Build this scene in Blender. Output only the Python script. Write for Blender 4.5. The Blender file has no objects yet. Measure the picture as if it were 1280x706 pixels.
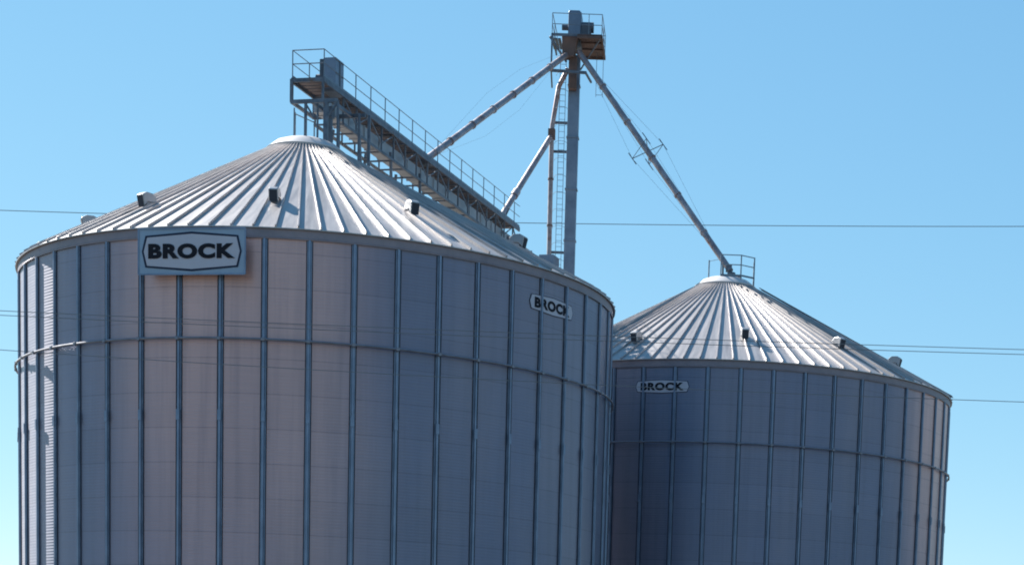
import bpy, bmesh, math, random
from mathutils import Vector, Matrix
from math import sin, cos, pi, radians, atan2, hypot, sqrt
random.seed(7)
S = bpy.context.scene
COL = S.collection

# ------------------------------------------------------------ camera
F, PIT, ROLL = 2356.56, -0.12, 0.03661
SX, SY = 221.08, 801.9
cd = bpy.data.cameras.new('camera'); cam = bpy.data.objects.new('camera', cd); COL.objects.link(cam)
cd.sensor_fit = 'HORIZONTAL'; cd.sensor_width = 36.0
cd.lens = F/1280*36.0; cd.shift_x = -SX/1280; cd.shift_y = SY/1280
cd.clip_start = 0.5; cd.clip_end = 9000
fw = Vector((0, cos(PIT), sin(PIT))); up0 = Vector((0, -sin(PIT), cos(PIT))); rt0 = Vector((1, 0, 0))
rt = rt0*cos(ROLL)+up0*sin(ROLL); up = -rt0*sin(ROLL)+up0*cos(ROLL)
cam.matrix_world = Matrix(((rt.x, up.x, -fw.x, 0), (rt.y, up.y, -fw.y, 0), (rt.z, up.z, -fw.z, 3.0), (0, 0, 0, 1)))
S.camera = cam
S.cycles.filter_width = 1.9      # the photograph is soft

# ------------------------------------------------------------ sky, sun, exposure
SUN_AZ, SUN_EL = 138.5, 36.5            # azimuth counter-clockwise from +X
W = bpy.data.worlds.new("World"); S.world = W; W.use_nodes = True
nt = W.node_tree; nt.nodes.clear()
sky = nt.nodes.new('ShaderNodeTexSky'); sky.sky_type = 'NISHITA'; sky.sun_disc = False
sky.sun_elevation = radians(SUN_EL); sky.sun_rotation = radians(90-SUN_AZ)
sky.altitude = 300; sky.air_density = 0.8; sky.dust_density = 0.0; sky.ozone_density = 3.5
bg = nt.nodes.new('ShaderNodeBackground'); bg.inputs['Strength'].default_value = 0.050
out = nt.nodes.new('ShaderNodeOutputWorld')
sc = nt.nodes.new('ShaderNodeSeparateColor'); cc = nt.nodes.new('ShaderNodeCombineColor'); nt.links.new(sky.outputs[0], sc.inputs[0])
for i, (ref, g, k) in enumerate(((1.59, .78, 1.57), (2.90, .54, 3.52), (5.55, .35, 5.55))):   # clear cyan air, softer horizon
    dv = nt.nodes.new('ShaderNodeMath'); dv.operation = 'DIVIDE'; dv.inputs[1].default_value = ref; nt.links.new(sc.outputs[i], dv.inputs[0])
    pw = nt.nodes.new('ShaderNodeMath'); pw.operation = 'POWER'; pw.inputs[1].default_value = g; nt.links.new(dv.outputs[0], pw.inputs[0])
    ml = nt.nodes.new('ShaderNodeMath'); ml.operation = 'MULTIPLY'; ml.inputs[1].default_value = k; nt.links.new(pw.outputs[0], ml.inputs[0])
    nt.links.new(ml.outputs[0], cc.inputs[i])
nt.links.new(cc.outputs[0], bg.inputs[0]); nt.links.new(bg.outputs[0], out.inputs[0])
sd = bpy.data.lights.new('sun', 'SUN'); sun = bpy.data.objects.new('sun', sd); COL.objects.link(sun)
sd.energy = 5.0; sd.angle = radians(0.5); sd.color = (1.0, 0.95, 0.88)
sv = Vector((cos(radians(SUN_AZ))*cos(radians(SUN_EL)), sin(radians(SUN_AZ))*cos(radians(SUN_EL)), sin(radians(SUN_EL))))
sun.rotation_euler = sv.to_track_quat('Z', 'Y').to_euler(); sun.location = (-60, 40, 80)
S.view_settings.view_transform = 'Standard'; S.view_settings.look = 'None'
S.view_settings.exposure = 1.7; S.view_settings.gamma = 1.0; S.view_settings.use_curve_mapping = False

# ------------------------------------------------------------ materials
class NT:
    def __init__(s, name, base, rough=0.5, metal=0.0):
        s.m = bpy.data.materials.new(name); s.m.use_nodes = True; s.t = s.m.node_tree
        s.b = s.t.nodes['Principled BSDF']
        s.b.inputs['Base Color'].default_value = (*base, 1); s.b.inputs['Roughness'].default_value = rough
        s.b.inputs['Metallic'].default_value = metal
    def n(s, ty, **k):
        nd = s.t.nodes.new(ty)
        for a, v in k.items(): setattr(nd, a, v)
        return nd
    def l(s, a, b): s.t.links.new(a, b)
    def math(s, op, a, b=None, c=None):
        nd = s.n('ShaderNodeMath', operation=op)
        for i, v in enumerate((a, b, c)):
            if v is None: continue
            if hasattr(v, 'links'): s.l(v, nd.inputs[i])
            else: nd.inputs[i].default_value = v
        return nd.outputs[0]
    def noise(s, vec, scale, detail=4, rough=0.55):
        nd = s.n('ShaderNodeTexNoise'); nd.inputs['Scale'].default_value = scale
        nd.inputs['Detail'].default_value = detail; nd.inputs['Roughness'].default_value = rough
        if vec: s.l(vec, nd.inputs['Vector'])
        return nd.outputs['Fac']
    def ramp(s, fac, stops):
        nd = s.n('ShaderNodeValToRGB'); s.l(fac, nd.inputs[0]); el = nd.color_ramp.elements
        while len(el) < len(stops): el.new(0.5)
        for e, (p, c) in zip(el, stops): e.position = p; e.color = (*c, 1)
        return nd.outputs[0]
    def mix(s, fac, a, b, mode='MIX'):
        nd = s.n('ShaderNodeMix', data_type='RGBA', blend_type=mode)
        for i, v in ((0, fac), (6, a), (7, b)):
            if hasattr(v, 'links'): s.l(v, nd.inputs[i])
            elif i == 0: nd.inputs[0].default_value = v
            else: nd.inputs[i].default_value = (*v, 1)
        return nd.outputs[2]
    def mapping(s, vec, scale):
        nd = s.n('ShaderNodeMapping'); nd.inputs['Scale'].default_value = scale; s.l(vec, nd.inputs[0]); return nd.outputs[0]
    def bump(s, h, strength, dist):
        nd = s.n('ShaderNodeBump'); nd.inputs['Strength'].default_value = strength; nd.inputs['Distance'].default_value = dist
        s.l(h, nd.inputs['Height']); s.l(nd.outputs[0], s.b.inputs['Normal'])

def mat_wall():
    m = NT('corrugated_galvanised_wall', (.4, .4, .42), .5, .65)
    co = m.n('ShaderNodeTexCoord').outputs['Object']
    sp = m.n('ShaderNodeSeparateXYZ'); m.l(co, sp.inputs[0]); x, y, z = sp.outputs
    ang = m.math('ARCTAN2', y, x)
    cell_a = m.math('FLOOR', m.math('MULTIPLY', m.math('ADD', ang, 2.595978), 24/(2*pi)))
    row = m.math('FLOOR', m.math('DIVIDE', z, 1.118))
    cv = m.n('ShaderNodeCombineXYZ'); m.l(cell_a, cv.inputs[0]); m.l(row, cv.inputs[1])
    wn = m.n('ShaderNodeTexWhiteNoise', noise_dimensions='2D'); m.l(cv.outputs[0], wn.inputs['Vector'])
    polar = m.n('ShaderNodeCombineXYZ'); m.l(m.math('MULTIPLY', ang, 11), polar.inputs[0]); m.l(z, polar.inputs[1])
    pv = polar.outputs[0]
    big = m.noise(m.mapping(pv, (.16, .05, 1)), 1.0, 3)
    col = m.ramp(big, [(.36, (.175, .20, .28)), (.52, (.22, .23, .305)), (.68, (.275, .26, .31))])
    dd = m.math('POWER', m.math('ABSOLUTE', m.math('ADD', ang, 1.63)), 4.0); g1 = m.math('POWER', 2.718, m.math('MULTIPLY', dd, -52.0))
    vfade = m.math('SMOOTH_MIN', m.math('DIVIDE', z, 14.0), 1.0, .3)
    col = m.mix(m.math('MULTIPLY', m.math('MULTIPLY', g1, vfade), m.math('MULTIPLY_ADD', big, .7, .5)), col, (.76, .475, .42))      # pinkish reflected sheen painted into the wall colour as a band
    tint = m.math('MULTIPLY_ADD', wn.outputs['Value'], .07, .95)
    tc = m.n('ShaderNodeCombineXYZ')
    for i in range(3): m.l(tint, tc.inputs[i])
    col = m.mix(1.0, col, tc.outputs[0], 'MULTIPLY')
    streak = m.noise(m.mapping(pv, (3.0, .12, 1)), 1.0, 5, .65)
    col = m.mix(m.math('MULTIPLY', m.math('SUBTRACT', streak, .45), .9), col, (.14, .14, .165))
    spang = m.noise(m.mapping(pv, (.9, 9, 1)), 1.0, 4, .7)
    col = m.mix(m.math('MULTIPLY', m.math('SUBTRACT', spang, .48), .5), col, (.40, .385, .40))
    # horizontal sheet lap: a narrow dark line of dirt at each lap
    fr = m.math('FRACT', m.math('DIVIDE', z, 1.118))
    lap = m.math('LESS_THAN', fr, .035)
    col = m.mix(m.math('MULTIPLY', lap, m.math('MULTIPLY', streak, .45)), col, (.10, .10, .12))
    m.l(col, m.b.inputs['Base Color'])
    m.l(m.math('MULTIPLY_ADD', spang, .15, .42), m.b.inputs['Roughness'])
    tg = m.n('ShaderNodeTangent', direction_type='RADIAL', axis='Z'); m.l(tg.outputs[0], m.b.inputs['Tangent'])
    m.b.inputs['Anisotropic'].default_value = .8; m.b.inputs['Anisotropic Rotation'].default_value = .25   # fine horizontal corrugation
    wave = m.math('SINE', m.math('MULTIPLY', z, 2*pi/.1016))
    h = m.math('ADD', m.math('MULTIPLY', wave, .5), m.math('MULTIPLY', m.noise(m.mapping(pv, (.8, .6, 1)), 1.0, 3), 1.2))
    m.bump(h, .35, .008)
    return m.m

def mat_steel(name, base, dark, rough=.5, metal=.5, scale=1.5, rust=None, rust_amt=.0):
    m = NT(name, base, rough, metal)
    co = m.n('ShaderNodeTexCoord').outputs['Object']
    f = m.noise(co, scale, 6, .65)
    col = m.ramp(f, [(.35, dark), (.62, base)])
    if rust:
        g = m.noise(co, scale*.6, 5, .7)
        k = m.ramp(g, [(.62-rust_amt, (0, 0, 0)), (.72-rust_amt*.6, (1, 1, 1))])
        col = m.mix(k, col, rust)
    m.l(col, m.b.inputs['Base Color'])
    m.l(m.math('MULTIPLY_ADD', f, .3, rough-.12), m.b.inputs['Roughness'])
    m.bump(m.noise(co, scale*6, 3), .15, .01)
    return m.m

def mat_roof():
    m = NT('galvanised_roof_panel', (.62, .6, .6), .42, .45)
    co = m.n('ShaderNodeTexCoord').outputs['Object']
    sp = m.n('ShaderNodeSeparateXYZ'); m.l(co, sp.inputs[0]); x, y, z = sp.outputs
    ang = m.math('ARCTAN2', y, x)
    cell = m.math('FLOOR', m.math('MULTIPLY', m.math('ADD', ang, 2.595978+pi/96), 96/(2*pi)))
    wn = m.n('ShaderNodeTexWhiteNoise', noise_dimensions='1D'); m.l(cell, wn.inputs['W'])
    rad = m.math('SQRT', m.math('ADD', m.math('MULTIPLY', x, x), m.math('MULTIPLY', y, y)))
    pol = m.n('ShaderNodeCombineXYZ'); m.l(m.math('MULTIPLY', ang, 30), pol.inputs[0]); m.l(rad, pol.inputs[1])
    f = m.noise(m.mapping(pol.outputs[0], (1.2, .35, 1)), 1.0, 6, .7)
    col = m.ramp(f, [(.3, (.27, .252, .25)), (.55, (.385, .36, .355)), (.75, (.45, .425, .42))])
    tint = m.math('MULTIPLY_ADD', wn.outputs['Value'], .14, .9)
    tc = m.n('ShaderNodeCombineXYZ')
    for i in range(3): m.l(tint, tc.inputs[i])
    col = m.mix(1.0, col, tc.outputs[0], 'MULTIPLY')
    m.l(col, m.b.inputs['Base Color'])
    m.l(m.math('MULTIPLY_ADD', f, .25, .32), m.b.inputs['Roughness'])
    m.bump(f, .2, .02)
    return m.m

def mat_ground():
    m = NT('dry_stubble_soil', (.24, .18, .12), .95)
    co = m.n('ShaderNodeTexCoord').outputs['Object']
    a = m.noise(co, .02, 6); b = m.noise(co, .9, 6, .7)
    c1 = m.ramp(a, [(.4, (.05, .055, .04)), (.6, (.09, .08, .058))])
    m.l(m.mix(m.math('MULTIPLY', b, .5), c1, (.08, .065, .045)), m.b.inputs['Base Color'])
    m.bump(b, .6, .1)
    return m.m

def flat(name, base, rough=.5, metal=0., var=.15, scale=3.):
    return mat_steel(name, base, tuple(c*(1-var) for c in base), rough, metal, scale)

M = dict(
    wall=mat_wall(), roof=mat_roof(), ground=mat_ground(),
    cap=flat('pale_cap_sheet', (.52, .50, .50), .45, .1, .12, 1.2),
    stiff=mat_steel('stiffener_steel', (.21, .26, .35), (.14, .18, .25), .42, .55, 1.1),
    band=mat_steel('eave_band_steel', (.25, .215, .24), (.17, .15, .175), .5, .4, 1.0),
    ring=mat_steel('ring_pipe_steel', (.20, .205, .24), (.15, .15, .18), .4, .5, 2.0),
    vent=flat('vent_sheet', (.30, .31, .33), .4, .35),
    dark=flat('dark_opening', (.035, .04, .055), .9, 0),
    steel=mat_steel('weathered_frame_steel', (.14, .165, .20), (.07, .085, .11), .5, .5, 2.5, (.13, .075, .05), .03),
    rail=mat_steel('handrail_steel', (.20, .235, .27), (.13, .16, .20), .5, .5, 3),
    leg=mat_steel('elevator_casing_steel', (.19, .235, .30), (.12, .155, .21), .45, .5, .9),
    spout=mat_steel('spout_pipe_steel', (.34, .30, .31), (.19, .155, .165), .45, .35, 1.6, (.19, .10, .085), .09),
    rust=mat_steel('rusty_plate', (.15, .095, .08), (.085, .06, .055), .8, .1, 2.0),
    grating=mat_steel('plank_grating', (.15, .12, .115), (.09, .075, .075), .75, .2, 2.5),
    motor=flat('motor_paint', (.06, .075, .10), .5, .1),
    signblue=flat('sign_blue_paint', (.25, .33, .43), .45, .0, .12, 1.5),
    signwhite=flat('sign_white_paint', (.42, .41, .47), .5, .0, .06, 1.5),
    signnavy=flat('sign_navy_paint', (.01, .02, .05), .8, .0, .1),
    signblack=flat('sign_black_paint', (.006, .007, .014), .95, .0, .1),
    flange_shade=flat('dark_flange_shade', (.022, .027, .045), .6, .0),
    wire=flat('wire_aluminium', (.17, .19, .21), .5, .4),
    concrete=flat('worn_yard_gravel', (.09, .087, .085), .9, 0., .2, .8),
)

# ------------------------------------------------------------ mesh helpers
class MB:
    def __init__(s): s.v = []; s.f = []
    def add(s, vs, fs):
        o = len(s.v); s.v += [tuple(v) for v in vs]; s.f += [tuple(i+o for i in f) for f in fs]; return s
    def box(s, c, d, rot=None):
        vs = []
        for x in (-1, 1):
            for y in (-1, 1):
                for z in (-1, 1):
                    p = Vector((x*d[0]/2, y*d[1]/2, z*d[2]/2))
                    if rot is not None: p = rot @ p
                    vs.append(Vector(c)+p)
        return s.add(vs, [(0, 1, 3, 2), (4, 6, 7, 5), (0, 4, 5, 1), (2, 3, 7, 6), (0, 2, 6, 4), (1, 5, 7, 3)])
    def bar(s, a, b, w, h=None, upv=(0, 0, 1)):
        a, b = Vector(a), Vector(b); d = b-a; L = d.length; d.normalize(); h = h or w
        u = Vector(upv)
        if abs(d.dot(u)) > .98: u = Vector((1, .1, 0))
        sd_ = d.cross(u).normalized(); u = sd_.cross(d).normalized()
        R = Matrix((sd_, d, u)).transposed()
        return s.box((a+b)/2, (w, L, h), R)
    def tube(s, pts, r, n=10, cap=True):
        pts = [Vector(p) for p in pts]; rings = []
        rr = r if isinstance(r, (list, tuple)) else [r]*len(pts)
        a_ = None
        for i, p in enumerate(pts):
            d = (pts[min(i+1, len(pts)-1)]-pts[max(i-1, 0)]).normalized()
            if a_ is None: a_ = d.cross(Vector((0, 0, 1)) if abs(d.z) < .95 else Vector((1, 0, 0))).normalized()
            else: a_ = (a_-d*a_.dot(d)).normalized()
            b_ = a_.cross(d).normalized()
            rings.append([p+a_*cos(2*pi*k/n)*rr[i]+b_*sin(2*pi*k/n)*rr[i] for k in range(n)])
        vs = [v for q in rings for v in q]; fs = []
        for i in range(len(pts)-1):
            for k in range(n):
                k2 = (k+1) % n
                fs.append((i*n+k, i*n+k2, (i+1)*n+k2, (i+1)*n+k))
        if cap: fs += [tuple(range(n))[::-1], tuple((len(pts)-1)*n+k for k in range(n))]
        return s.add(vs, fs)
    def lathe(s, prof, n=96, c=(0, 0, 0), shear=(0, 0, 1), a0=0., closed=True):
        # prof: (r, z) ; shear (dx, z0, h): x offset grows to dx at z0+h
        vs = []; fs = []
        for r, z in prof:
            for k in range(n):
                a = a0+2*pi*k/n
                vs.append((c[0]+r*cos(a), c[1]+r*sin(a), c[2]+z))
        for i in range(len(prof)-1):
            for k in range(n):
                k2 = (k+1) % n
                fs.append((i*n+k, i*n+k2, (i+1)*n+k2, (i+1)*n+k))
        return s.add(vs, fs)
    def prism(s, poly, thick, T):
        # poly: 2D points (x, y) counter-clockwise; T maps (x, y, t) to 3D
        n = len(poly)
        vs = [T(x, y, 0) for x, y in poly]+[T(x, y, thick) for x, y in poly]
        fs = [tuple(range(n))[::-1], tuple(range(n, 2*n))]+[(i, (i+1) % n, n+(i+1) % n, n+i) for i in range(n)]
        return s.add(vs, fs)
    def build(s, name, mat, parent=None, smooth=False, bevel=0., fixn=True):
        me = bpy.data.meshes.new(name); me.from_pydata(s.v, [], s.f)
        if fixn or bevel:
            bm = bmesh.new(); bm.from_mesh(me)
            if fixn: bmesh.ops.recalc_face_normals(bm, faces=bm.faces)
            bm.to_mesh(me); bm.free()
        me.materials.append(mat)
        if smooth:
            me.polygons.foreach_set('use_smooth', [True]*len(me.polygons))
            try: me.set_sharp_from_angle(angle=radians(35))
            except Exception: pass
        me.update()
        o = bpy.data.objects.new(name, me); COL.objects.link(o)
        if parent: o.parent = parent
        if bevel:
            b = o.modifiers.new('bevel', 'BEVEL'); b.width = bevel; b.segments = 2; b.limit_method = 'ANGLE'
        return o

def thing(name, label, cat, loc=(0, 0, 0), rz=0., group=None):
    o = bpy.data.objects.new(name, None); COL.objects.link(o); o.location = loc; o.rotation_euler = (0, 0, rz)
    o.empty_display_size = .5
    return tag(o, label, cat, group)
def tag(o, label, cat, group=None):
    o['label'] = label; o['category'] = cat
    if group: o['group'] = group
    return o
def struct(o, label):
    o['kind'] = 'structure'; o['label'] = label; return o
def dup(o, parent):
    c = o.copy(); COL.objects.link(c); c.parent = parent
    for ch in o.children:
        g = ch.copy(); COL.objects.link(g); g.parent = c
    return c

# ------------------------------------------------------------ ground
g = MB().add([(-3500, -1500, 0), (3500, -1500, 0), (3500, 6000, 0), (-3500, 6000, 0)], [(0, 1, 2, 3)]).build('ground', M['ground'])
struct(g, 'dry brown field soil around the grain bins')
pad = MB().box((-7, 85, .06), (62, 62, .12)).build('gravel_yard', M['concrete'])
struct(pad, 'grey brown gravel yard under the grain bins')

# ------------------------------------------------------------ grain bins
LC = (-14.774, 74.186); RC = (0.810, 95.081); PHL, PHR = -2.595978, -1.256029
R = 10.97; HE = 17.56; RE = 11.10; HA = 6.02; ND = 48
R0, HCAP = 1.38, None
WALLS = {}
def bin_parts(root, apex_dx, ph, vents, ladder_az):
    z0 = .12
    # wall
    key = 'wall'
    if key not in WALLS:
        prof = [(R, z) for z in [z0+i*(HE-.02-z0)/24 for i in range(25)]]
        WALLS[key] = MB().lathe(prof, 192).build('wall', M['wall'], root, smooth=True)
        WALLS['foundation'] = MB().lathe([(R+.35, z0-.02), (R+.35, .45), (R+.02, .5)], 96).build('foundation', M['concrete'], root)
        b = MB().lathe([(R+.012, HE-.32), (R+.055, HE-.34), (R+.06, HE-.30), (R+.045, HE-.28), (R+.05, HE-.03), (RE-.03, HE-.012)], 192)
        WALLS['eave_band'] = b.build('eave_band', M['band'], root, smooth=True)
        t = MB()
        n = 192; zr = HE-3.535
        pts = [(cos(2*pi*k/n)*(R+.15), sin(2*pi*k/n)*(R+.15), zr) for k in range(n+1)]
        t.tube(pts, .042, 8, cap=False)
        WALLS['wind_ring'] = t.build('wind_ring', M['ring'], root, smooth=True)
        # stiffener: hat section
        sec = [(-.075, .004), (-.075, .012), (-.045, .016), (-.03, .08), (.03, .08), (.045, .016), (.075, .012), (.075, .004)]
        st = MB()
        for (za, zb, k) in ((.5, 6.2, 1.25), (6.2, 11.6, 1.12), (11.6, HE-.34, 1.0)):
            vs = [(R+d*k-.004, w*k, z) for z in (za, zb) for (w, d) in sec]; m = len(sec)
            st.add(vs, [(i, i+1, m+i+1, m+i) for i in range(m-1)]+[tuple(range(m)), tuple(range(m, 2*m))])
        # bolts down both flanges
        for z in [HE-.6-.559*i for i in range(30)]:
            for w in (-.06, .06): st.box((R+.02, w, z), (.02, .025, .025))
        for z in (11.6, 6.2):
            st.box((R+.098, 0, z), (.02, .12, .34))
        WALLS['st'] = st
        for nm in ('clip',):
            WALLS['clip'] = MB().box((R+.15, 0, zr), (.10, .12, .11))
    else:
        for key in ('wall', 'foundation', 'eave_band', 'wind_ring'): dup(WALLS[key], root).rotation_euler.z = PHR-PHL
    proto = WALLS.get('stobj')
    for k in range(ND):
        a = ph+2*pi*k/ND
        if proto is None:
            proto = WALLS['st'].build('stiffener', M['stiff'], root); WALLS['stobj'] = proto; o = proto
            MB().box((R+.012, -.096, (HE+.1)/2), (.018, .030, HE-.8)).build('shade_strip', M['flange_shade'], proto); MB().box((R+.012, .096, (HE+.1)/2), (.018, .030, HE-.8)).build('shade_strip', M['flange_shade'], proto)  # dark strips added beside the flanges as painted recess shade
            cl = WALLS['clip'].build('ring_clip', M['ring'], proto, bevel=.01)
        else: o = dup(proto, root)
        o.rotation_euler = (0, 0, a)
    # roof
    def rp(r, z, a):      # cone point with the peak leaning off the axis by apex_dx
        k = max(0, min(1, (z-HE)/HA)); return (r*cos(a)+apex_dx*k, r*sin(a), z)
    def rz(r): return HE+HA*(1-r/RE)
    n = 192; mb = MB(); rs = [RE, 9.2, 7, 5, 3.2, R0-.1]
    vs = [rp(r, rz(r), ph+2*pi*k/n) for r in rs for k in range(n)]
    vs += [(RE*cos(ph+2*pi*k/n), RE*sin(ph+2*pi*k/n), HE-.035) for k in range(n)]
    vs += [((RE-.06)*cos(ph+2*pi*k/n), (RE-.06)*sin(ph+2*pi*k/n), HE-.03) for k in range(n)]
    fs = [(i*n+k, i*n+(k+1) % n, (i+1)*n+(k+1) % n, (i+1)*n+k) for i in range(len(rs)-1) for k in range(n)]
    b0 = len(rs)*n
    fs += [(k, b0+k, b0+(k+1) % n, (k+1) % n) for k in range(n)]
    fs += [(b0+k, b0+n+k, b0+n+(k+1) % n, b0+(k+1) % n) for k in range(n)]
    mb.add(vs, fs)
    sl = atan2(HA, RE)
    for k in range(96):
        a = ph+pi/96+2*pi*k/96; t = Vector((-sin(a), cos(a), 0)); nrm = Vector((cos(a)*sin(sl), sin(a)*sin(sl), cos(sl)))
        jw = random.uniform(.94, 1.08); q = []; st_ = ((RE-.012, .026, .020, .072), (RE-.10, .026, .020, .080*jw), (6., .022, .016, .070*jw), (R0, .018, .012, .045))
        for r_, w1, w2, h in st_:
            P_ = Vector(rp(r_, rz(r_), a)); q += [P_-t*w1, P_-t*w2+nrm*h, P_+t*w2+nrm*h, P_+t*w1]
        fs_ = [(0, 1, 2, 3), (12, 15, 14, 13)]
        for i in range(3):
            for j in range(3): fs_.append((4*i+j, 4*i+4+j, 4*i+5+j, 4*i+1+j))
        mb.add(q, fs_)
    mb.build('roof', M['roof'], root)
    # cap
    zc = rz(R0)
    prof = [(R0+.1, zc-.04), (R0+.12, zc+.03), (R0+.02, zc+.10), (1.15, zc+.30), (.85, zc+.42), (.5, zc+.50), (.05, zc+.53)]
    c = MB(); c.lathe(prof, 64)
    cc = c.build('peak_cap', M['cap'], root, smooth=True); cc.location = (apex_dx*(zc-HE)/HA, 0, 0)
    # vents
    for (r, az) in vents:
        a = radians(az); p = Vector(rp(r, rz(r), a))
        if 'vent' not in WALLS:
            v = MB()
            # lofted gooseneck: sections (centre s outward, z, half depth, tilt)
            T = lambda x, y, t: (x, t-.33, y)
            v.prism([(-.22, -.25), (.22, -.36), (.22, .12), (-.22, .12)], .26, lambda x, y, t: (x, t-.13, y))
            nk = v.build('roof_vent', M['vent'], root, bevel=.02)
            h = MB().prism([(-.26, .12), (.20, .10), (.36, -.10), (.46, .34), (.24, .46), (-.06, .46), (-.24, .34)], .36, lambda x, y, t: (x, t-.18, y))
            h.build('hood', M['vent'], nk, bevel=.03)
            MB().prism([(.218, .075), (.362, -.108), (.472, .29), (.460, .30), (.362, -.088), (.226, .085)], .30, lambda x, y, t: (x, t-.15, y)).build('opening', M['dark'], nk)
            WALLS['vent'] = nk; o = nk
        else: o = dup(WALLS['vent'], root)
        o.location = p; o.rotation_euler = (0, 0, a); o.scale = (.88, .88, .88)
    # roof ladder
    if ladder_az is not None:
        a = radians(ladder_az); t = Vector((-sin(a), cos(a), 0)); nrm = Vector((cos(a)*sin(sl), sin(a)*sin(sl), cos(sl)))
        A = Vector(rp(RE, rz(RE), a))+nrm*.13; B = Vector(rp(R0+.3, rz(R0+.3), a))+nrm*.13
        l = MB()
        for s_ in (-.22, .22): l.bar(A+t*s_, B+t*s_, .03, .04, nrm)
        for i in range(34):
            p = A.lerp(B, (i+.5)/34); l.bar(p-t*.22, p+t*.22, .025, .025, nrm)
        l.build('roof_ladder', M['steel'], root)

binL = thing('grain_bin', 'larger looking near grain bin with the big hexagon sign and the conveyor on its peak', 'grain bin', (*LC, 0), 0, 'grain bins')
binR = thing('grain_bin', 'smaller looking darker grain bin farther back, with a small railing on its peak', 'grain bin', (*RC, 0), 0, 'grain bins')
LDX, RDX = -.85, -.2
bin_parts(binL, LDX, PHL, [(8.25, -157), (8.45, -121.5), (8.4, -88.7), (8.1, -56.1), (8.3, -20.5), (8.15, 13), (8.15, 47.5), (8.15, 81), (8.15, 116), (8.15, 168)], None)
bin_parts(binR, RDX, PHR, [(8.9, -117), (8.5, -84.9), (8.35, -52.9), (8.4, -18), (8.15, 17.5), (8.15, 52), (8.15, 86), (8.15, 120), (8.15, 154), (8.15, -152)], -13)

def peak_z(): return HE+HA*(1-R0/RE)+.5
# railing on the far bin's peak
def ring_rail(root, cx, n, r, z, h, a0, a1, mat, name='peak_railing', post=.04):
    m = MB(); pts = []
    for i in range(n+1):
        a = radians(a0+(a1-a0)*i/n); pts.append(Vector((cx+r*cos(a), r*sin(a), z)))
    for p in pts: m.bar(p-Vector((0, 0, .35)), p+Vector((0, 0, h)), post*1.4)
    for hh in (h, h*.5):
        for a, b in zip(pts, pts[1:]): m.bar(a+Vector((0, 0, hh)), b+Vector((0, 0, hh)), post)
    return m.build(name, mat, root)
zp = peak_z()
pr = MB()
Z0 = zp-.12
cx = 0.
corners = [(cx-.42, -.9), (cx+.55, -.9), (cx+1.2, -.4), (cx+1.2, .7), (cx-.42, .9)]
for (x, y) in corners[:4]: pr.bar((x, y, Z0-.35), (x, y, Z0+1.02), .055)
for i in range(3):
    a, b = corners[i], corners[i+1]
    for h in (1.0, .55, .06): pr.bar((*a, Z0+h), (*b, Z0+h), .038 if h > .1 else .07)
pr.bar((-1.0, -.3, Z0-.4), (-1.0, -.3, Z0+.85), .06)
pr.bar((-1.0, -.3, Z0+.8), (cx-.42, -.9, Z0+.8), .02)
pr.build('peak_railing', M['rail'], binR)
pb = MB().box((.25, -.2, Z0+.06), (.7, .6, .25)); pb.tube([(.1, -.1, Z0), (.1, -.1, Z0+.35)], .2, 16)
pb.build('fill_hatch', M['steel'], binR, bevel=.02)

# ------------------------------------------------------------ signs
def text_mesh(body, width, height):
    cu = bpy.data.curves.new('txt', 'FONT'); cu.body = body; cu.size = 1; cu.offset = .055; cu.space_character = 1.12
    cu.resolution_u = 6; cu.extrude = .01
    o = bpy.data.objects.new('txt', cu); COL.objects.link(o)
    dg = bpy.context.evaluated_depsgraph_get(); me = bpy.data.meshes.new_from_object(o.evaluated_get(dg))
    bpy.data.objects.remove(o); xs = [v.co.x for v in me.vertices]; ys = [v.co.y for v in me.vertices]
    cx_, cy_ = (min(xs)+max(xs))/2, (min(ys)+max(ys))/2; sx = width/(max(xs)-min(xs)); sy = height/(max(ys)-min(ys))
    for v in me.vertices:
        v.co.x = (v.co.x-cx_)*sx; v.co.y = (v.co.y-cy_)*sy
    return me
def bend_mesh(me, rad, off, az):
    bm = bmesh.new(); bm.from_mesh(me)
    xs = [v.co.x for v in bm.verts]; x = min(xs)
    while x < max(xs):
        x += .06
        bmesh.ops.bisect_plane(bm, geom=bm.verts[:]+bm.edges[:]+bm.faces[:], plane_co=(x, 0, 0), plane_no=(1, 0, 0))
    for v in bm.verts:
        a = az+v.co.x/rad; r = rad+off+v.co.z; v.co = Vector((r*cos(a), r*sin(a), v.co.y))
    bm.to_mesh(me); bm.free()
def poly_mesh(poly, t0, t1, hole=None):
    bm = bmesh.new()
    def ring(pl, z): return [bm.verts.new((x, y, z)) for x, y in pl]
    n = len(poly)
    if hole is None:
        a, b = ring(poly, t0), ring(poly, t1)
        bm.faces.new(b); bm.faces.new(a[::-1])
        for i in range(n): bm.faces.new((a[i], a[(i+1) % n], b[(i+1) % n], b[i]))
    else:
        a, b, c, d = ring(poly, t0), ring(poly, t1), ring(hole, t0), ring(hole, t1)
        for i in range(n):
            j = (i+1) % n
            bm.faces.new((a[i], a[j], b[j], b[i])); bm.faces.new((d[i], d[j], c[j], c[i])); bm.faces.new((b[i], b[j], d[j], d[i])); bm.faces.new((c[i], c[j], a[j], a[i]))
    bmesh.ops.recalc_face_normals(bm, faces=bm.faces)
    me = bpy.data.meshes.new('m'); bm.to_mesh(me); bm.free(); return me
def sign_shape(w, h):
    # hexagon emblem, wider than tall with shallow side points
    return [(-w/2, 0), (-w/2+.035*w, -.40*h), (0, -.5*h), (w/2-.035*w, -.40*h), (w/2, 0), (w/2-.035*w, .40*h), (0, .5*h), (-w/2+.035*w, .40*h)]
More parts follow.
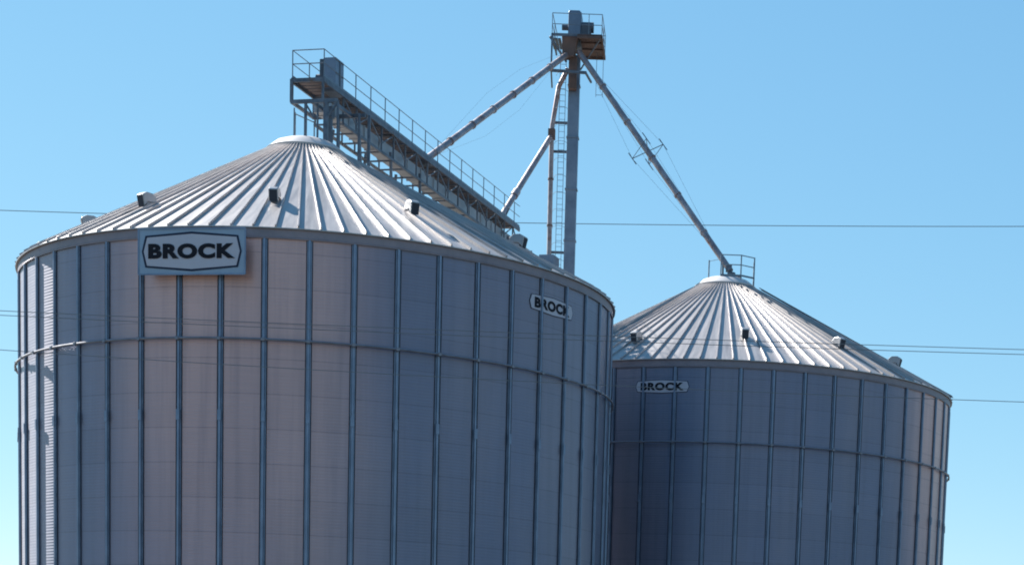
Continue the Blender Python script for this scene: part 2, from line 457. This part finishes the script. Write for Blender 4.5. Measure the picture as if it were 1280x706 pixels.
def mk(name, me, mat, parent, T=None):
    me.name = name; me.materials.clear(); me.materials.append(mat)
    if T: 
        for v in me.vertices: v.co = T(v.co)
    o = bpy.data.objects.new(name, me); COL.objects.link(o); o.parent = parent; return o
# big flat sign bolted on brackets near the left bin's eave
AZS = radians(-100.7); RS = R+.33
sg = thing('company_sign', 'big pale blue sign reading BROCK inside a dark hexagon border under the eave', 'sign',
           (LC[0]+RS*cos(AZS), LC[1]+RS*sin(AZS), 16.70), AZS+pi/2, 'company signs')
PW, PH_ = 3.70, 1.42
# local frame: x right along the plate, y into the bin, z up ; plate coordinates (px, py, pz) -> (px, -pz, py)
TT = lambda c: Vector((c.x, -c.z, c.y))
mk('sign_plate', poly_mesh([(-PW/2, -PH_/2), (PW/2, -PH_/2), (PW/2, PH_/2), (-PW/2, PH_/2)], -.05, 0), M['signblue'], sg, TT)
fr = MB()
for (a, b) in (((-PW/2, -PH_/2), (PW/2, -PH_/2)), ((PW/2, -PH_/2), (PW/2, PH_/2)), ((PW/2, PH_/2), (-PW/2, PH_/2)), ((-PW/2, PH_/2), (-PW/2, -PH_/2))):
    fr.bar((a[0], -.004, a[1]), (b[0], -.004, b[1]), .03, .05)
fr.build('edge_frame', M['stiff'], sg)
HW, HH = 3.46, 1.24
mk('hexagon_border', poly_mesh(sign_shape(HW, HH), .002, .012, sign_shape(HW-.12, HH-.13)), M['signnavy'], sg, TT)
mk('hexagon_field', poly_mesh(sign_shape(HW-.13, HH-.14), .002, .008), M['signwhite'], sg, TT)
tm = text_mesh('BROCK', 3.0, .47)
mk('lettering', tm, M['signblack'], sg, lambda c: Vector((c.x, -(c.z+.02), c.y+.01)))
br = MB()
for x in (-1.5, -.5, .5, 1.5):
    depth = RS-sqrt(max(R*R-x*x, 0))
    for z in (-.5, .5): br.box((x, .05+(depth-.05)/2, z), (.06, depth-.05, .06))
br.build('bracket', M['steel'], sg)
def small_sign(binc, az, w, h, z, label):
    t = thing('company_sign', label, 'sign', (binc[0], binc[1], z), 0, 'company signs')
    a = radians(az)
    for nm, me, mt in (('hexagon_border', poly_mesh(sign_shape(w, h), 0, .006), M['signnavy']),
                       ('hexagon_field', poly_mesh(sign_shape(w-.05, h-.05), .001, .010), M['signwhite']),
                       ('lettering', text_mesh('BROCK', w*.80, h*.58), M['signblack'])):
        if nm == 'lettering':
            for v in me.vertices: v.co.z = v.co.z*.5+.016
        bend_mesh(me, R, .012, a); o = mk(nm, me, mt, t)
    return t
small_sign(LC, -32.9, 2.5, .62, 16.38, 'small white BROCK sign on the near bin, crossed by stiffeners at its right side')
small_sign(RC, -105.0, 2.45, .58, 16.39, 'small white BROCK sign on the darker far bin, close below its roof')

# ------------------------------------------------------------ conveyor with walkway on the near bin's peak
U = Vector((.232, .973, 0)).normalized(); Wv = Vector((U.y, -U.x, 0)); O = Vector((-14.27, 74.15, 0))
conv = thing('roof_conveyor', 'horizontal drag conveyor with railed walkway running back from the near bin peak', 'conveyor', (O.x, O.y, 23.3), atan2(-U.x, U.y))
# local: x = Wv, y = U, z up (origin at z 23.3)
ZB = 23.3
def Q(w, u, z): return (w, u, z-ZB)
DK = 25.52; UL, W0, W1 = 22.4, -1.80, -.52; UE = 28.6
d = MB()
n = 62
for i in range(n):            # planked grating deck
    u0 = -.3+(UL+.3)*i/n; d.box(Q((W0+W1)/2, u0+.16, DK), (W1-W0-.08, .27, .035))
d.build('walkway_deck', M['grating'], conv)
t = MB()
for w in (W0, W1): t.bar(Q(w, -.35, DK-.05), Q(w, UL, DK-.05), .07, .20)
for w in (W0+.06, W1-.06): t.bar(Q(w, 1.6, 24.42), Q(w, UL, 24.42), .09, .10)
k = 0
u = 1.6
while u < UL-.1:
    for w in (W0+.06, W1-.06):
        t.bar(Q(w, u, 24.42), Q(w, u, DK-.1), .06)
        a, b = (24.75, DK-.12) if k % 2 else (DK-.12, 24.75)
        t.bar(Q(w, u, a), Q(w, min(u+1.25, UL), b), .045)
    t.bar(Q(W0, u, 24.42), Q(W1, u, 24.42), .06); t.bar(Q(W0, u, DK-.09), Q(W1, u, DK-.09), .06)
    u += 1.25; k += 1
t.build('truss', M['steel'], conv)
tr = MB(); tr.box(Q(-1.05, (UE+.6)/2, 24.80), (.60, UE-.6, .46))
for i in range(19): tr.box(Q(-1.05, 1.0+i*1.5, 24.80), (.68, .06, .54))
tr.build('conveyor_trough', M['vent'], conv, bevel=.01)
for nm, w in (('railing', W1), ('railing', W0)):
    r_ = MB(); u = -.3
    while u <= UL:
        r_.bar(Q(w, u, DK-.1), Q(w, u, DK+1.04), .034); u += 1.46
    for h in (1.04, .55): r_.tube([Q(w, -.3, DK+h), Q(w, UL, DK+h)], .016, 8)
    r_.bar(Q(w, -.3, DK+.09), Q(w, UL, DK+.09), .012, .12)
    if w == W1:
        for h in (1.04, .55): r_.tube([Q(W0, -.3, DK+h), Q(W1, -.3, DK+h)], .02, 8)
    r_.build(nm, M['rail'], conv)
# drive box and motor
MB().box(Q(-.80, 1.15, 26.0), (.52, .75, 1.25)).build('drive_housing', M['leg'], conv, bevel=.02)
b = MB().box(Q(-1.12, .95, 26.22), (.14, .42, .7)); b.box(Q(-1.05, 1.3, 25.7), (.3, .4, .35)); b.build('belt_guard', M['motor'], conv, bevel=.02)
mt = MB().tube([Q(-1.45, 1.1, 25.95), Q(-1.12, 1.1, 25.95)], .17, 14); mt.box(Q(-1.3, 1.1, 25.7), (.3, .3, .3)); mt.build('drive_motor', M['motor'], conv, smooth=True)
# end frame: posts and low beams round the peak
e = MB()
e.bar(Q(W0-.02, -.32, 24.68), Q(W0-.02, -.32, DK), .11); e.bar(Q(W0, 1.6, 24.68), Q(W0, 1.6, DK), .09)
e.bar(Q(W0-.05, -.32, 24.70), Q(.05, -.32, 24.70), .09, .14); e.bar(Q(W0-.05, 1.6, 24.70), Q(.35, 1.6, 24.70), .09, .14)
for w in (W0, -1.0, -.2): e.bar(Q(w, -.32, 24.69), Q(w, 1.6, 24.69), .09, .12)
e.bar(Q(-.55, -.32, 24.7), Q(-.55, -.32, DK), .08)
e.bar(Q(W0, -.32, DK-.05), Q(W1, -.32, DK-.05), .08, .14)
e.bar(Q(-1.3, -.3, 24.7), Q(-.9, -.3, 24.1), .06); e.bar(Q(.1, -.3, 24.7), Q(-.3, -.3, 24.2), .06)
e.build('end_frame', M['steel'], conv)
def roofz(w, u):
    p = O+Wv*w+U*u; dx = p.x-LC[0]-LDX*.85; dy = p.y-LC[1]; return max(HE-.2, HE+HA*(1-hypot(dx, dy)/RE))
for (w, u, th) in ((-1.25, -.3, .09), (-.85, -.1, .06), (-.42, -.3, .16), (.06, -.3, .07), (.22, 1.3, .08), (.5, 1.6, .10), (-.75, 1.6, .08)):
    MB().bar(Q(w, u, 24.7), Q(w, u, min(roofz(w, u)-.1, 23.2)), th).build('support_leg', M['steel'], conv)
for u in (3.2, 6.4, 9.6):
    for w in (W0+.1, W1-.1):
        MB().bar(Q(w, u, 24.7), Q(w*1.35 if w < -1 else w+.2, u, roofz(w, u)), .10).build('support_leg', M['steel'], conv)
# long leg under the tail, standing on the yard between the bins
lg = MB()
for w in (-1.9, -.4):
    lg.bar(Q(w, 20.5, 24.7), Q(w, 20.5, .12), .16)
t_ = MB()
for w in (-1.35, -.65): t_.bar(Q(w, UL, 24.42), Q(w, UE, 24.42), .08, .10)
for i in range(6): t_.bar(Q(-1.4, UL+.5+1.1*i, 24.70), Q(-.6, UL+.5+1.1*i, 24.70), .06)
t_.build('tail_beam', M['steel'], conv)
for z in range(2, 24, 3): lg.bar(Q(-1.9, 20.5, z), Q(-.4, 20.5, z+3), .06); lg.bar(Q(-1.9, 20.5, z), Q(-.4, 20.5, z), .07)
lg.build('trestle', M['steel'], conv)
tb = MB().box(Q(-.95, UE-.1, 25.2), (.8, 1.0, .75)); tb.build('tail_box', M['leg'], conv, bevel=.02)
dc = MB().box(Q(-.55, .3, 24.45), (.3, .3, .4)); dc.tube([Q(-.55, .3, 24.3), Q(-.55, .3, 23.2)], [.13, .13], 14)
dc.build('discharge_chute', M['steel'], conv, bevel=.01)
# railing ring low on the cap's left
lr = MB()
for (w, u) in ((-1.72, -.2), (-1.45, .9), (-1.5, -.75)):
    lr.bar(Q(w, u, 22.7), Q(w, u, 24.35), .04)
lr.bar(Q(-1.72, -.2, 24.3), Q(-1.45, .9, 24.3), .03); lr.bar(Q(-1.5, -.75, 24.3), Q(-1.72, -.2, 24.3), .03); lr.bar(Q(-1.5, -.75, 23.8), Q(-1.72, -.2, 23.8), .03)
lr.build('peak_guard_rail', M['rail'], conv)

# ------------------------------------------------------------ bucket elevator tower
TX, TY = -7.63, 103.0
el = thing('bucket_elevator', 'tall bucket elevator tower with a railed head platform behind the two bins', 'elevator', (TX, TY, 0))
cas = MB().box((.04, 0, 18.0), (.58, .42, 35.8))
for i in range(14): cas.box((.04, 0, 2.6*i+.6), (.66, .50, .07))
cas.build('casing', M['leg'], el, bevel=.01)
hd = MB().box((.02, 0, 37.05), (.68, 1.1, 1.75))
hd.prism([(-.34, 37.9), (.34, 37.9), (.26, 38.02), (-.26, 38.02)], 1.0, lambda x, y, t: (x, t-.5, y))
hd.build('head_section', M['leg'], el, bevel=.04)
mo = MB().tube([(.38, -.4, 37.2), (1.0, -.4, 37.2)], .26, 16); mo.box((.62, -.4, 37.0), (.5, .5, .45)); 
MB().tube([(-.65, -.3, 37.2), (-.3, -.3, 37.2)], .14, 12).build('shaft_bearing', M['motor'], el, smooth=True)
mo.build('drive_motor', M['motor'], el, smooth=True)
hp = MB()   # discharge hopper under the head: rusty reddish
hp.prism([(-.45, 35.6), (.15, 35.6), (.35, 36.6), (-.5, 36.6)], .7, lambda x, y, t: (x-.1, t-.95, y))
hp.build('discharge_hopper', M['rust'], el, bevel=.02)
ds = MB().box((-.02, -.45, 34.9), (.42, .38, 1.6)); ds.build('distributor', M['rust'], el, bevel=.02)
# platform
PZ = 36.55
pf = MB()
for i in range(8): pf.box((.25+.15*i+.07, .35, PZ), (.14, 3.3, .05))
pf.box((.85, -1.25, PZ-.08), (1.28, .10, .16)); pf.box((.85, 1.95, PZ-.08), (1.28, .10, .16)); pf.box((1.49, .35, PZ-.08), (.07, 3.3, .16))
for q_ in (-.3, .7): pf.box((.85, q_, PZ-.07), (1.2, .07, .08))
pf.build('platform_deck', M['rust'], el)
pl = MB()
for i in range(3): pl.box((-.75-.17*i, .2, PZ), (.15, 1.6, .05))
pl.build('platform_deck', M['steel'], el)
fm = MB()
fm.bar((-1.08, -1.2, PZ), (1.48, -1.2, PZ), .09, .12); fm.bar((-1.08, -1.2, PZ), (-1.08, 1.9, PZ), .08, .10)
fm.bar((-1.08, -1.2, PZ+.05), (-1.08, -1.2, 34.75), .09)
fm.bar((-1.1, -1.2, 34.78), (.75, -1.2, 34.72), .11, .13); fm.bar((-1.25, 1.6, 34.8), (-1.08, -1.2, 34.78), .08)
fm.bar((.70, -1.2, 34.72), (.9, .3, 34.72), .09); fm.bar((1.4, -1.1, PZ-.1), (.35, -.1, 35.2), .06)
fm.bar((-1.2, -1.2, PZ-.1), (-.35, -.6, 35.4), .08)
fm.build('platform_frame', M['steel'], el)
ra = MB()
cor = [(-1.08, -1.2), (1.48, -1.2), (1.48, 1.95), (-1.08, 1.95)]
for (x, y) in cor+[(.3, 1.95), (1.48, .4), (-1.08, .4), (.8, -1.2)]: ra.bar((x, y, PZ), (x, y, PZ+1.05), .035)
for h in (1.05, .52):
    for i in range(4):
        a, b = cor[i], cor[(i+1) % 4]; ra.bar((*a, PZ+h), (*b, PZ+h), .03)
# lower hoop rails under the right side
for x in (1.1, 1.45): ra.bar((x, 1.3, 34.3), (x, 1.3, PZ), .025)
ra.bar((1.1, 1.3, 34.4), (1.45, 1.3, 34.4), .02)
ra.build('platform_railing', M['rail'], el)
la = MB()
for x in (-.68, -.38): la.bar((x, -.32, .2), (x, -.32, PZ), .03)
for i in range(118): la.bar((-.68, -.32, .3+.305*i), (-.38, -.32, .3+.305*i), .018)
for i in range(40):
    z = 2.5+.85*i
    ptsc = [(-.53+.34*cos(a), -.32-.62*abs(sin(a))*1.0, z) for a in [pi*j/8 for j in range(9)]]
    la.tube(ptsc, .010, 5)
la.build('caged_ladder', M['rail'], el)
for z in (32.55, 31.1, 26.0, 21, 16): MB().bar((-1.08, 0, z), (.04, 0, z), .10, .12).build('spout_bracket', M['steel'], el)
MB().box((.04, 0, 1.0), (1.6, 1.1, 1.9)).build('boot_section', M['leg'], el, bevel=.05)

# ------------------------------------------------------------ spouts
def flanges(par, pts, r, step=3.0, mat='spout'):
    for a, b in zip(pts, pts[1:]):
        a, b = Vector(a), Vector(b); L = (b-a).length; k = int(L//step)
        for i in range(1, k+1):
            p = a.lerp(b, i/(k+1)); dd = (b-a).normalized(); MB().tube([p-dd*.04, p+dd*.04], r*1.28, 14).build('flange', M[mat], par, smooth=True)
def lw(w, u, z): p = O+Wv*w+U*u; return Vector((p.x, p.y, z))
# 1 to the near bin's conveyor
a = Vector((-7.95, 102.3, 35.75)); b = lw(-.75, 10.7, 25.62)
t1 = thing('grain_spout', 'long straight pipe slanting from the tower head down to the walkway conveyor', 'spout', a, 0, 'grain spouts')
m = MB().tube([Vector((0, 0, 0)), b-a], .145, 16); m.build('pipe', M['spout'], t1, smooth=True)
flanges(t1, [Vector((0, 0, 0)), b-a], .145, 3.2)
m = MB().box(b-a+Vector((0, 0, -.1)), (.45, .45, .35)); m.build('inlet_box', M['steel'], t1, bevel=.02)
m = MB()   # light guy cables over and under
for off in (.95, -.95):
    mid = (b-a)*.5+Vector((0, 0, off)); m.tube([Vector((0, 0, .2)), (b-a)*.38+Vector((0, 0, off)), (b-a)*.62+Vector((0, 0, off)), b-a], .0035, 5)
m.build('guy_cable', M['wire'], t1)
# 2 to the far bin
a = Vector((-7.35, 102.3, 35.9)); b = Vector((RC[0]+.05, RC[1]-.05, 23.65))
t2 = thing('grain_spout', 'long pipe slanting from the tower head down to the railed peak of the far bin', 'spout', a, 0, 'grain spouts')
D = b-a
m = MB().tube([Vector((0, 0, 0)), D], .15, 16); m.build('pipe', M['spout'], t2, smooth=True)
flanges(t2, [Vector((0, 0, 0)), D], .15, 3.2)
dn = D.normalized(); sdv = dn.cross(Vector((0, 0, 1))).normalized(); upn = sdv.cross(dn).normalized()
m = MB(); c0 = D*.47; hk = []
for (s_, q_) in ((1, 1), (1, -1), (-1, -1), (-1, 1)):
    p = c0+(sdv*s_+upn*q_)*.62; hk.append(p); m.bar(c0, p, .035)
    m.bar(p-dn*.42, p+dn*.42, .035)
m.bar(hk[0], hk[1], .022); m.bar(hk[2], hk[3], .022)
m.build('cable_spreader', M['steel'], t2)
for p in hk:
    MB().tube([D*.06, p, D*.93], .006, 5).build('guy_cable', M['wire'], t2)
m = MB().bar(D*.955, D*.955+Vector((0, 0, -.95)), .09); m.box(D*.99, (.3, .3, .3)); m.build('end_stand', M['steel'], t2, bevel=.01)
# 3 drop pipe with a kink, running straight down behind the near bin
a = Vector((-7.9, 102.5, 35.1))
pts = [Vector((0, 0, 0)), Vector((-.45, 0, -.9)), Vector((-.76, .3, -2.75)), Vector((-.78, .3, -3.1)), Vector((-.74, .3, -12.5)), Vector((-.6, .3, -33.5))]
t3 = thing('grain_spout', 'kinked pipe dropping vertically beside the tower down behind the near bin', 'spout', a, 0, 'grain spouts')
m = MB().tube(pts, .125, 16); m.build('pipe', M['spout'], t3, smooth=True)
flanges(t3, pts[3:5], .125, 2.4, 'rust'); MB().box(pts[3]+Vector((0, 0, -.1)), (.36, .36, .5)).build('diverter', M['rust'], t3)
# 4 branch from the drop pipe to the conveyor tail
a = Vector((-8.72, 102.75, 31.75)); b = lw(-1.0, 21.0, 25.7)
t4 = thing('grain_spout', 'short branch pipe slanting from the drop pipe to the conveyor tail', 'spout', a, 0, 'grain spouts')
m = MB().tube([Vector((0, 0, 0)), b-a], .14, 16); m.build('pipe', M['spout'], t4, smooth=True)
m = MB(); p = (b-a)*.72; dd = (b-a).normalized(); m.tube([p-dd*.3, p+dd*.3], .19, 14)
m.build('coupling', M['spout'], t4, smooth=True)
m = MB().box(b-a+Vector((0, 0, -.05)), (.4, .4, .35)); m.build('inlet_box', M['motor'], t4, bevel=.02)

# ------------------------------------------------------------ power lines
def wire(y, pts, r, label):
    m = MB(); x0, x1 = -85, 80; n = 70
    # parabola through three (x, z) points
    (xa, za), (xb, zb), (xc, zc_) = pts; P = []
    for i in range(n+1):
        x = x0+(x1-x0)*i/n
        z = za*(x-xb)*(x-xc)/((xa-xb)*(xa-xc))+zb*(x-xa)*(x-xc)/((xb-xa)*(xb-xc))+zc_*(x-xa)*(x-xb)/((xc-xa)*(xc-xb))
        P.append((x, y, z))
    o = m.tube(P, r, 6).build('power_line', M['wire'], smooth=True)
    return tag(o, label, 'cable', 'power lines')
wire(125, ((-45.7, 32.25), (-10, 32.7), (19.8, 33.57)), .022, 'thin cable crossing the sky behind the tower')
wire(45, ((-16.5, 11.29), (-4.6, 11.22), (7.27, 11.26)), .008, 'upper cable of the close pair crossing the far bin roof')
wire(45, ((-16.5, 11.19), (-4.6, 11.11), (7.28, 11.15)), .008, 'lower cable of the close pair crossing the far bin roof')
wire(45, ((-16.5, 10.41), (-2.23, 10.11), (7.34, 10.08)), .008, 'single lowest cable crossing both bin walls')
